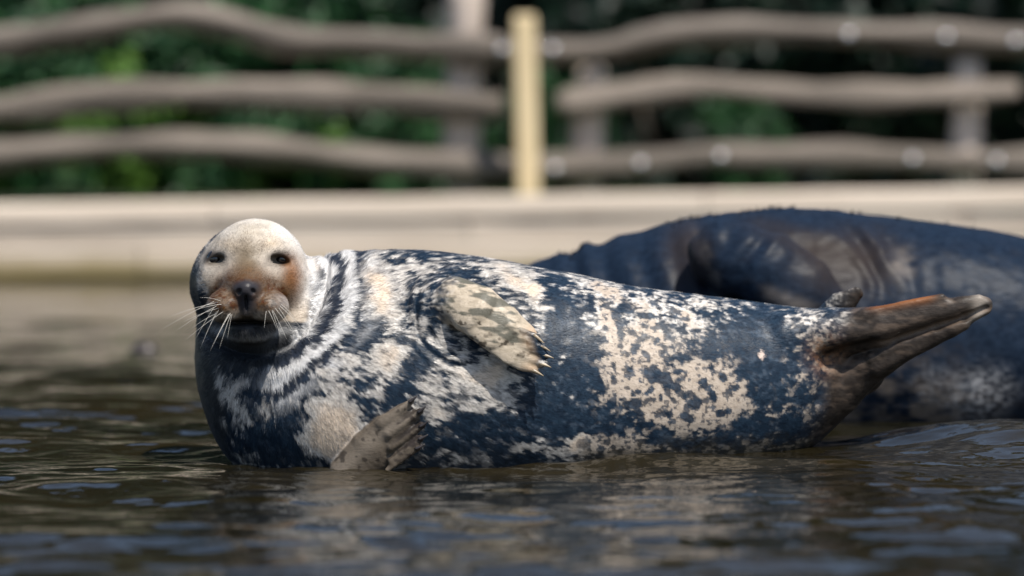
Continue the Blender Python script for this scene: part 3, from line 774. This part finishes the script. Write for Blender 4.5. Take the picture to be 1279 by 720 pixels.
    tc_ = np.stack([0.014 + 0.03 * n01 * sst(0.1, 0.8, mid), 0.017 + 0.032 * n01 * sst(0.1, 0.8, mid), 0.022 + 0.035 * n01 * sst(0.1, 0.8, mid)], 1)
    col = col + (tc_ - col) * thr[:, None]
    # ---- face
    u = (Vt[:, 0] - HC[0]) / PX; v = (Vt[:, 2] - HC[2]) / PX; w = -(Vt[:, 1] - HC[1]) / PX
    def e(cu, cv, ru, rv, p=2.0, n=0.0): return np.exp(-((((u - cu) / ru) ** 2 + ((v - cv) / rv) ** 2) ** (p / 2)) * 0.9 + n)
    fm = sst(-10, 14, w + 0.06 * v) * sst(-64, -54, v + 4 * mid + 0.0 * u)
    left = sst(-56, -48, u + 3 * mid + 0.05 * v + 15 * np.exp(-((v - 22) / 26) ** 2) + 7 * sst(22, 45, v))
    right = sst(78, 66, u)
    fc = np.stack([0.50 + 0.08 * n01, 0.42 + 0.07 * n01, 0.335 + 0.06 * n01], 1)
    fc = mixc(fc, (0.66, 0.61, 0.54), sst(34, 62, v + 4 * mid) * 0.8)
    fc = mixc(fc, (0.34, 0.28, 0.20), np.clip(e(0, 62, 26, 4, 2) + e(2, 54, 16, 3, 2), 0, 1) * 0.5)
    fc = mixc(fc, (0.13, 0.095, 0.055), np.clip(e(0, 18, 26, 36, 2.5), 0, 1) * 0.88)
    fc = mixc(fc, (0.52, 0.40, 0.27), np.clip(e(-34, 36, 11, 8) + e(30, 38, 11, 8), 0, 1) * (0.5 + 0.4 * fine))
    for (cu, cv) in ((-45, 21), (38, 21)):
        fc = mixc(fc, (0.62, 0.55, 0.47), np.clip(e(cu, cv, 24, 18, 4), 0, 1) * 0.9)
        fc = mixc(fc, (0.035, 0.023, 0.016), np.clip(e(cu + 1, cv + 1, 18, 11.5, 4), 0, 1) * 0.95)
        fc = mixc(fc, (0.02, 0.015, 0.012), np.clip(e(cu, cv, 12, 8, 4), 0, 1) * 0.95)
    fc = mixc(fc, (0.62, 0.55, 0.46), np.clip(e(30, -8, 10, 26, 3) + e(-40, -12, 12, 28, 3), 0, 1) * 0.75)
    fc = mixc(fc, (0.20, 0.075, 0.018), np.clip(e(53, -2, 13, 26, 3), 0, 1) * 0.95)
    fc = mixc(fc, (0.085, 0.036, 0.009), np.clip(e(-2, -10, 44, 25, 3.5) + e(30, -26, 26, 20, 3) + e(-30, -26, 24, 20, 3), 0, 1) * (0.92 + 0.12 * mid + 0.16 * fine))
    fc = fc * (1 + 0.16 * fine + 0.10 * mid)[:, None]
    pores = sst(0.25, 0.6, fbm(x * 190, y * 190, z * 190, 1, 3)) * np.clip(e(-26, -34, 22, 16, 4) + e(26, -34, 22, 16, 4), 0, 1)
    fc = mixc(fc, (0.05, 0.035, 0.025), pores * 0.8)
    fc = mixc(fc, (0.06, 0.045, 0.04), np.clip(e(0, -36, 13, 16, 4) + e(-12, -16, 6, 12, 3) + e(13, -16, 6, 12, 3), 0, 1) * 0.75)
    fc = mixc(fc, (0.026, 0.027, 0.034), np.clip(e(0, -10, 16, 9, 5) + e(0, -28, 10, 19, 4), 0, 1) * 0.93)
    fc = mixc(fc, (0.016, 0.014, 0.014), np.clip(e(0, -55, 46, 6.5, 4), 0, 1) * 0.95)
    fc = mixc(fc, (0.045, 0.047, 0.055), sst(-55, -60, v))
    fc = fc * (0.80 + 0.10 * sst(28, 58, v))[:, None]
    fmix = fm * left * right
    col = col + (fc - col) * fmix[:, None]
    # white rim of the cheek against the first roll
    rim = np.exp(-((r - 70) / 7.0) ** 2) * sst(20, 50, u) * sst(-50, -10, v) * (0.7 + 0.3 * mid)
    col = mixc(col, (0.66, 0.64, 0.62), np.clip(rim, 0, 1) * 0.85)
    # jaw: charcoal with a lighter lip
    jaw = sst(-54, -60, v) * sst(-96, -84, v) * sst(20, 45, w) * sst(58, 46, np.abs(u))
    lip = np.exp(-((v + 74 + 0.004 * u * u * -1) / 4.5) ** 2)
    jc = np.stack([0.026 + 0.20 * lip, 0.027 + 0.20 * lip, 0.030 + 0.20 * lip], 1)
    col = col + (jc - col) * jaw[:, None]
    # ---- upper fore flipper: tan with grey-green mottling; lower one brown grey, darkened as shaded, with painted highlight and toe gaps
    f = paddle(Vt, UPF, UPW, UPT, (0.12, -1, 0.34))
    fw = sst(0.014, 0.004, f) * sst(540, 572, U + 10 * mid + 8 * st1 + 0.3 * (W - 370))
    tipn = np.min([np.hypot(U - a, W - b) for a, b in UP_TIPS], 0)
    ff = np.stack([0.33 + 0.15 * n01, 0.275 + 0.13 * n01, 0.205 + 0.11 * n01], 1)
    mott = sst(0.05, 0.40, fbm(x * 18 + z * 30, y * 10, z * 44, 4, 71) + 0.35 * st1 + 0.50 * np.exp(-(((U - 612 - 0.5 * (W - 395)) / 26) ** 2 + ((W - 392) / 24) ** 2)) - 0.25)
    ff = mixc(ff, (0.075, 0.075, 0.06), mott * 0.9)
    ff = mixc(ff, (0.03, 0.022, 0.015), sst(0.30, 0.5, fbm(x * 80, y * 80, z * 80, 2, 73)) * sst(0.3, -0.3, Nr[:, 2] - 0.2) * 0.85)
    ff = mixc(ff, (0.40, 0.25, 0.14), sst(26, 6, tipn) * 0.5)
    col = col + (ff - col) * fw[:, None]
    f = paddle(Vt, LOF, [0.052, 0.058, 0.052, 0.034], [0.030, 0.020, 0.013, 0.010], (0.25, -1, 0.05))
    for (tx, ty) in LO_TIPS: f = np.minimum(f, cone(Vt, pxp(tx - 38, ty + 28, -0.288), pxp(tx, ty, -0.290), 0.0085, 0.0065))
    fw = sst(0.009, 0.003, f)
    fl = np.stack([0.062 + 0.055 * n01, 0.049 + 0.045 * n01, 0.036 + 0.036 * n01], 1)  # base darkened for the shadow this flipper lies in
    fl = mixc(fl, (0.24, 0.20, 0.16), np.exp(-((0.66 * (U - 470) + 0.75 * (W - 545)) / 12) ** 2) * 0.6)  # ridge highlight painted into the colour
    fl = mixc(fl, (0.025, 0.02, 0.017), sst(0.52, 0.7, fbm(x * 60, y * 40, z * 60, 2, 75)) * 0.7)
    td = np.full(len(U), 99.0)
    for (tx, ty) in LO_TIPS:
        h_ = np.clip(((U - tx + 46) * 46 - (W - ty - 34) * 34) / (46 ** 2 + 34 ** 2), 0, 1)
        td = np.minimum(td, np.hypot(U - (tx - 46 + 46 * h_), W - (ty + 34 - 34 * h_)))
    fl = mixc(fl, (0.018, 0.014, 0.012), sst(3.2, 6.0, td + 1.0 * mid) * sst(482, 506, U + 0.2 * (W - 540)) * 0.85)  # shade of the gaps between the toes painted in
    fl = mixc(fl, (0.028, 0.022, 0.020), sst(505, 520, U + 0.25 * (W - 540)) * sst(0.0, 0.5, fbm(x * 90, y * 30, z * 110, 2, 76) + 0.35) * 0.85)
    col = col + (fl - col) * fw[:, None]
    # ---- hind flippers: dark umber, rusty crease; cleft shade and rusty rim highlight painted into the colour
    hw = sst(1030, 1075, U + 12 * big + 0.25 * (W - 430)) * (Vt[:, 0] > 0.6)
    hc = np.stack([0.018 + 0.025 * n01, 0.014 + 0.020 * n01, 0.012 + 0.016 * n01], 1)
    hc = mixc(hc, (0.11, 0.08, 0.06), sst(0.1, 0.7, fbm(x * 20, y * 40, z * 60, 3, 81)) * 0.55)
    top = 392 - 0.15 * (U - 1080)
    hc = mixc(hc, (0.22, 0.075, 0.018), np.exp(-((W - top + 4) / 8) ** 2) * sst(1085, 1110, U) * sst(1190, 1165, U) * 0.85)  # orange highlight painted along the upper edge
    cl_ = np.interp(U, [c[0] for c in CLEFT], [c[1] for c in CLEFT])
    hc = mixc(hc, (0.012, 0.009, 0.007), np.exp(-((W - cl_) / 3.5) ** 2) * sst(1045, 1060, U) * 0.9)  # groove shade painted dark along the cleft
    hc = mixc(hc, (0.20, 0.14, 0.10), np.exp(-((W - cl_ - 9) / 4.5) ** 2) * sst(1090, 1120, U) * 0.6)
    hc = mixc(hc, (0.30, 0.26, 0.22), np.exp(-((U - 1236) / 9) ** 2) * 0.6)
    col = col + (hc - col) * hw[:, None]
    cr = np.exp(-(((U - 1040) / 20) ** 2 + ((W - 448) / 24) ** 2) ** 1.0) * (Vt[:, 0] > 0.6) * (Nr[:, 1] < 0.2)
    col = mixc(col, (0.26, 0.12, 0.05), np.clip(cr * (0.5 + 0.6 * fine), 0, 0.8))
    col = mixc(col, (0.012, 0.008, 0.006), np.exp(-(((U - 1046) / 16) ** 2 + ((W - 446 + 0.25 * (U - 1046)) / 6) ** 2)) * (Vt[:, 0] > 0.6))  # shade deep in the crease painted in
    # bare scar on the flank
    sc_ = sst(6.0, 4.0, np.abs(U - 957) + np.abs(W - 449) * 0.8 + 2 * fine)
    col = mixc(col, (0.55, 0.44, 0.38), sc_)
    fm_all = np.clip(fmix + fw, 0, 1)
    return np.clip(col, 0.004, 0.9), dict(face=fmix, flip=np.clip(sst(0.012, 0.004, paddle(Vt, UPF, UPW, UPT, (0.12, -1, 0.34))) + fw + hw, 0, 1),
            nose=fmix * np.clip(e(0, -14, 18, 16, 5) + e(0, -32, 10, 16, 4) + e(-45, 21, 14, 10, 4) + e(38, 21, 14, 10, 4) + e(0, -55, 46, 8, 4), 0, 1))

def fur(name, V, Fq, Nr, col, keep, flow, length, width, n, parent, seed, lift=(0.05, 0.22), zmin=0.0, mat=M_fur):
    r = np.random.default_rng(seed)
    pick = r.integers(0, len(Fq), n); q = Fq[pick]
    a, b = r.random(n)[:, None], r.random(n)[:, None]
    p = (V[q[:, 0]] * (1 - a) + V[q[:, 1]] * a) * (1 - b) + (V[q[:, 3]] * (1 - a) + V[q[:, 2]] * a) * b
    i = q[:, 0]
    m = (r.random(n) < keep[i]) & (p[:, 2] > zmin); p, i = p[m], i[m]; n = len(p)
    nn = Nr[i]; t = flow[i] + r.normal(size=(n, 3)) * 0.16
    cl = vnoise(p[:, 0] * 55, p[:, 1] * 55, p[:, 2] * 55, seed)          # damp hair gathers in locks
    sd = np.cross(nn, t); t = t + sd * (0.35 * cl)[:, None]
    t = t - nn * (t * nn).sum(1)[:, None]; t /= np.linalg.norm(t, axis=1)[:, None] + 1e-9
    sd = np.cross(nn, t)
    L = (length[i] * r.uniform(0.6, 1.25, n))[:, None]; w = (width * r.uniform(0.6, 1.2, n))[:, None]
    lf = r.uniform(lift[0], lift[1], n)[:, None]
    base = p - nn * 0.0008
    tip = p + t * L + nn * (L * lf)
    VV = np.stack([base - sd * w / 2, base + sd * w / 2, tip], 1).reshape(-1, 3)
    cc = col[i] * r.uniform(0.55, 1.28, n)[:, None]
    o = mesh_obj(name, VV, np.arange(3 * n).reshape(-1, 3), mat, parent, smooth=False)
    set_col(o, np.repeat(np.clip(cc, 0, 0.92), 3, 0).astype(np.float32)); o['kind'] = 'stuff'
    return o

V, Fq, Nr = surface(seal1, (-0.84, -0.50, -0.16), (1.24, 0.42, 0.66), 0.0032)
root = empty('grey_seal', (float(P(600, 0, 0)[0]), 0, 0)); RL = np.array(root.location)
tag(root, 'spotted cream and slate seal lying on its side with face turned to the viewer', 'seal')
body = mesh_obj('body', V - RL, Fq, M_coat, root)
nose = hp(0, -14, 140)
flow = V - nose; flow /= np.linalg.norm(flow, axis=1)[:, None]
flow = flow + np.array([0.25, 0, -0.12]) * sst(0.15, 0.5, np.linalg.norm(V - HC, axis=1))[:, None]
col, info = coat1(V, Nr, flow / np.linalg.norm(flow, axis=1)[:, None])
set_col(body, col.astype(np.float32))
length = np.where(info['face'] > 0.5, 0.0055, 0.0125) * np.where(info['flip'] > 0.5, 0.45, 1.0)
length = length * (1 + 0.5 * np.exp(-((np.linalg.norm(V - HC, axis=1) / PX - 110) / 40) ** 2))
keep = (1 - info['nose']) * np.where(info['flip'] > 0.4, np.where(V[:, 0] > 0.6, 0.18, 0.4), 1.0) * np.where(Nr[:, 1] > 0.35, 0.5, 1.0) * (1 - 0.62 * sst(-0.02, 0.14, V[:, 0]))
length = length * (1 - 0.35 * sst(-0.02, 0.14, V[:, 0]))
fo = fur('fur', V, Fq, Nr, col, keep, flow, length, 0.0016, 520000, root, 5, zmin=0.0); fo.location = -RL

# eyes
for s, ex_ in ((-1, -44.5), (1, 38.5)):
    h_ = hit(seal1, 313 + ex_, 345 - 21)
    R = 0.0215
    c = np.array([h_[0], h_[1] + R - 0.0075, h_[2]]) - RL
    u_, v_ = np.meshgrid(np.linspace(0, 2 * math.pi, 24, endpoint=False), np.linspace(0.02, math.pi - 0.02, 14))
    D = np.stack([np.sin(v_) * np.cos(u_), -np.cos(v_), np.sin(v_) * np.sin(u_)], -1).reshape(-1, 3)
    i_ = np.arange(24 * 14).reshape(14, 24); r_ = np.roll(i_, -1, 1)
    Fe = [tuple(q) for q in np.stack([i_[:-1], r_[:-1], r_[1:], i_[1:]], -1).reshape(-1, 4)] + [tuple(i_[0][::-1]), tuple(i_[-1])]
    mesh_obj('eye', D * R + c, Fe, M_eye, root)

def claw(tipbase, direction, L, r, mat, curve):
    p0 = np.array(tipbase, float); d = np.array(direction, float); d /= np.linalg.norm(d); cv = np.array(curve, float)
    pts = [p0 - d * L * 0.35 + (d * L * 1.35) * t + cv * (t * t) for t in np.linspace(0, 1, 7)]
    V_, F_ = tube(pts, [r * (1.05 - 0.95 * t ** 1.6) for t in np.linspace(0, 1, 7)], 8)
    mesh_obj('claw', np.array(V_) - RL, F_, mat, root)
for (tx, ty), dr in zip(UP_TIPS, [(0.7, -0.3, -0.5), (0.9, -0.3, -0.4), (1, -0.25, -0.15), (1, -0.25, -0.2), (0.9, -0.25, -0.35)]):
    claw(pxp(tx, ty, -0.258), dr, 0.020, 0.0052, M_claw, (0.003, 0, -0.004))
for (tx, ty), dr in zip(LO_TIPS, [(0.75, -0.15, 0.5), (0.75, -0.15, 0.5), (0.7, -0.15, 0.35), (0.7, -0.15, 0.25), (0.8, -0.15, 0.3)]):
    claw(pxp(tx, ty, -0.293), dr, 0.018, 0.0048, M_claw_dark, (0, 0, 0.004))

# whiskers
rw = random.Random(12)
def whisker(p0, p3, sag, r=0.00058):
    p0, p3 = np.array(p0), np.array(p3); pts = [p0 + (p3 - p0) * t + np.array([0, 0, -sag]) * (t - t * t) * -2.0 for t in np.linspace(0, 1, 9)]
    V_, F_ = tube(pts, [r * (1.1 - 0.8 * t) for t in np.linspace(0, 1, 9)], 5)
    mesh_obj('whisker', np.array(V_) - RL, F_, M_whisk, root)
ends_l = [(205, 410), (214, 395), (222, 412), (230, 402), (233, 424), (240, 410), (244, 424), (250, 436), (256, 420), (262, 440), (268, 428), (274, 436), (284, 424), (250, 372), (243, 388)]
for i, (ex_, ey_) in enumerate(ends_l):
    sx, sy = 272 + 2.0 * (i % 5) + rw.uniform(-3, 3), 374 + 3.2 * (i % 6)
    if ex_ > 260: sx, sy = 282 + rw.uniform(-4, 6), 390
    h_ = hit(seal1, sx, sy); e_ = P(ex_, ey_, h_[1] - 0.02 + rw.uniform(-0.02, 0.02))
    whisker(h_ + np.array([0.004, 0.004, 0]), e_, 0.006)
for i, (ex_, ey_) in enumerate([(330, 410), (346, 412), (350, 420), (358, 424), (364, 414), (372, 424), (378, 412), (370, 400)]):
    sx, sy = 334 + 2.2 * i + rw.uniform(-2, 2), 386 - 1.2 * i
    h_ = hit(seal1, sx, sy); e_ = P(ex_, ey_, h_[1] - 0.015)
    whisker(h_ + np.array([-0.003, 0.004, 0]), e_, 0.006)

# ---- the dark seal behind
B2Y = 1.38
B2 = [(560, 395, 470, .10), (610, 362, 500, .14), (665, 330, 535, .19), (720, 311, 560, .23), (780, 294, 575, .26), (850, 274, 580, .29), (910, 261, 582, .31), (960, 257, 584, .32), (1040, 262, 585, .325), (1120, 271, 583, .32),
      (1200, 281, 580, .31), (1280, 296, 576, .30), (1380, 320, 570, .27), (1500, 360, 562, .22), (1620, 410, 550, .15), (1700, 450, 540, .09)]
x2 = [P(a, 0, B2Y)[0] for a, *_ in B2]; fx2 = np.linspace(x2[0], x2[-1], 300)
def sm2(vals):
    v = crsp(x2, vals, fx2); k = np.exp(-np.linspace(-2, 2, 15) ** 2); k /= k.sum(); return np.convolve(np.pad(v, 7, mode='edge'), k, 'valid')
zt2 = sm2([P(0, b, B2Y)[2] for _, b, _, _ in B2]); zb2 = sm2([P(0, c, B2Y)[2] for _, _, c, _ in B2]); yr2 = sm2([d for *_, d in B2])
FL2 = [pxp(905, 318, 1.08), pxp(955, 335, 1.03), pxp(1000, 362, 1.00), pxp(1040, 400, 1.00)]
def seal2(Q):
    x = Q[:, 0]; zt, zb, yr = (np.interp(x, fx2, a) for a in (zt2, zb2, yr2))
    cz, rz = (zt + zb) / 2, (zt - zb) / 2
    a, b = (Q[:, 1] - B2Y) / yr, (Q[:, 2] - cz) / rz
    ex = np.maximum(np.maximum(fx2[0] - x, x - fx2[-1]), 0) / 0.12
    k0 = np.sqrt(a * a + b * b + ex * ex); k1 = np.sqrt((a / yr) ** 2 + (b / rz) ** 2 + (ex / .12) ** 2)
    d = np.where(k0 < 0.02, -0.2, k0 * (k0 - 1) / np.maximum(k1, 1e-6)).astype(np.float32)
    # head low in front, out of sight behind the spotted seal
    d = smin(d, ell(Q, pxp(560, 440, B2Y), (0.17, 0.13, 0.13)), 0.06)
    d = smin(d, ell(Q, pxp(500, 462, B2Y), (0.13, 0.085, 0.075)), 0.05)
    # shoulder and folded fore flipper
    def sh(d, Q):
        f = paddle(Q, FL2, [0.10, 0.105, 0.095, 0.07], [0.09, 0.075, 0.05, 0.03], (0.05, -1, 0.35))
        d = smin(d, f, 0.016)
        U = 639.5 + (Q[:, 0]) / (S0 * 1.13); W = 580 - Q[:, 2] / (S0 * 1.13)
        return d
    d = near(d, Q, FL2, 0.25, sh)
    def wr(d, Q):
        n = vnoise(Q[:, 0] * 5, Q[:, 1] * 5, Q[:, 2] * 5, 9)
        ph = Q[:, 0] + 0.25 * Q[:, 2] + 0.03 * n
        w = sst(0.05, 0.2, Q[:, 0]) * sst(0.62, 0.42, Q[:, 0])
        d = d - 0.008 * w * np.cos(ph * 2 * math.pi / 0.085) * (0.6 + 0.6 * n)
        # folds over the shoulder
        c = pxp(1010, 355, 1.1); r = np.sqrt((Q[:, 0] - c[0]) ** 2 + ((Q[:, 2] - c[2]) * 1.2) ** 2)
        w2 = sst(0.13, 0.19, r) * sst(0.33, 0.24, r) * (Q[:, 2] > 0.30)
        n3 = vnoise(Q[:, 0] * 14, Q[:, 1] * 14, Q[:, 2] * 14, 19)
        return d - 0.006 * w2 * np.cos((r + 0.035 * n + 0.012 * n3) * 2 * math.pi / 0.085) * (0.5 + 0.9 * n)
    d = near(d, Q, [pxp(660, 300, 1.0), pxp(1150, 420, 1.5)], 0.15, wr)
    return d + 0.010 * vnoise(Q[:, 0] * 5, Q[:, 1] * 5, Q[:, 2] * 5, 15) + 0.002 * vnoise(Q[:, 0] * 30, Q[:, 1] * 30, Q[:, 2] * 30, 16)
V2, F2, N2 = surface(seal2, (-0.62, 0.90, -0.20), (2.62, 1.82, 0.72), 0.0065)
root2 = empty('grey_seal', (float(P(1100, 0, B2Y)[0]), B2Y, 0)); RL2 = np.array(root2.location)
tag(root2, 'plain dark blue black bull seal lying behind the spotted seal', 'seal')
body2 = mesh_obj('body', V2 - RL2, F2, M_dark_coat, root2)
def coat2(Vt, Nr):
    x, y, z = (Vt[:, k].astype(float) for k in range(3)); s = S0 * 1.13
    U = 639.5 + x / s; W = 141 + (CAMZ - z) / s
    big = fbm(x * 6, y * 6, z * 8, 3, 5); mid = fbm(x * 22, y * 22, z * 30, 3, 6); fine = fbm(x * 90, y * 90, z * 110, 2, 7); n01 = .5 + .5 * fine
    col = np.stack([0.005 + 0.006 * n01, 0.010 + 0.010 * n01, 0.020 + 0.017 * n01], 1)
    br = sst(0.05, 0.7, big + 0.5 * mid) * 0.6
    col = mixc(col, (0.030, 0.022, 0.018), np.clip(br * 0.12 + blobs(U, W, [(1060, 330, 60, 34, 0, .9), (860, 320, 24, 40, 0, .7), (1000, 300, 60, 14, 20, .5)]), 0, 1) * 0.85)
    low = blobs(U, W, [(1090, 500, 90, 50, -10, 1.0), (1180, 520, 70, 30, 0, .8), (1010, 520, 50, 30, 0, .8)])
    col = mixc(col, (0.20, 0.165, 0.135), np.clip(low * (0.4 + 0.7 * mid), 0, 1) * 0.6)
    fz = blobs(U, W, [(1225, 492, 34, 26, -15, 1.0), (1165, 480, 24, 20, 0, .4)])
    col = mixc(col, (0.42, 0.42, 0.43), np.clip(fz * (0.5 + 0.8 * fine), 0, 1) * 0.6)
    col = mixc(col, (0.22, 0.19, 0.165), np.clip(blobs(U, W, [(1130, 330, 14, 20, 30, .8), (985, 375, 40, 10, 20, .7), (885, 330, 6, 30, -20, .7)]) * (0.5 + 0.7 * mid), 0, 1) * 0.6)
    return np.clip(col, 0.003, 0.8)
col2 = coat2(V2, N2); set_col(body2, col2.astype(np.float32))
# wet tufts standing up along the back
rt = random.Random(5); TV, TF = [], []
for i in range(70):
    px = rt.uniform(668, 1279) if i > 48 else rt.choice((700, 722, 870, 890, 930, 955, 975, 1060)) + rt.gauss(0, 10)
    x = P(px, 0, B2Y)[0]; y = B2Y - rt.uniform(-0.05, 0.08)
    zs = np.linspace(0.7, 0.2, 260); pts = np.stack([np.full(260, x), np.full(260, y), zs], 1).astype(np.float32)
    k_ = np.argmax(seal2(pts) < 0); z = zs[k_]; L = rt.uniform(0.008, 0.02)
    for j in range(3):
        b_ = np.array([x + rt.uniform(-.004, .004), y, z - 0.003]); tp = b_ + np.array([rt.uniform(0.0, .012), rt.uniform(-.004, .004), L * rt.uniform(.6, 1)])
        o_ = len(TV); TV += [b_ + (-0.003, 0, 0), b_ + (0.003, 0, 0), tp, b_ + (0, 0.004, 0)]; TF += [(o_, o_ + 1, o_ + 2), (o_ + 1, o_ + 3, o_ + 2), (o_ + 3, o_, o_ + 2)]
o = mesh_obj('tuft', np.array(TV) - RL2, TF, M_dark_coat, root2, smooth=False); set_col(o, np.tile(np.array([[0.012, 0.013, 0.016]], np.float32), (len(TV), 1))); o['kind'] = 'stuff'
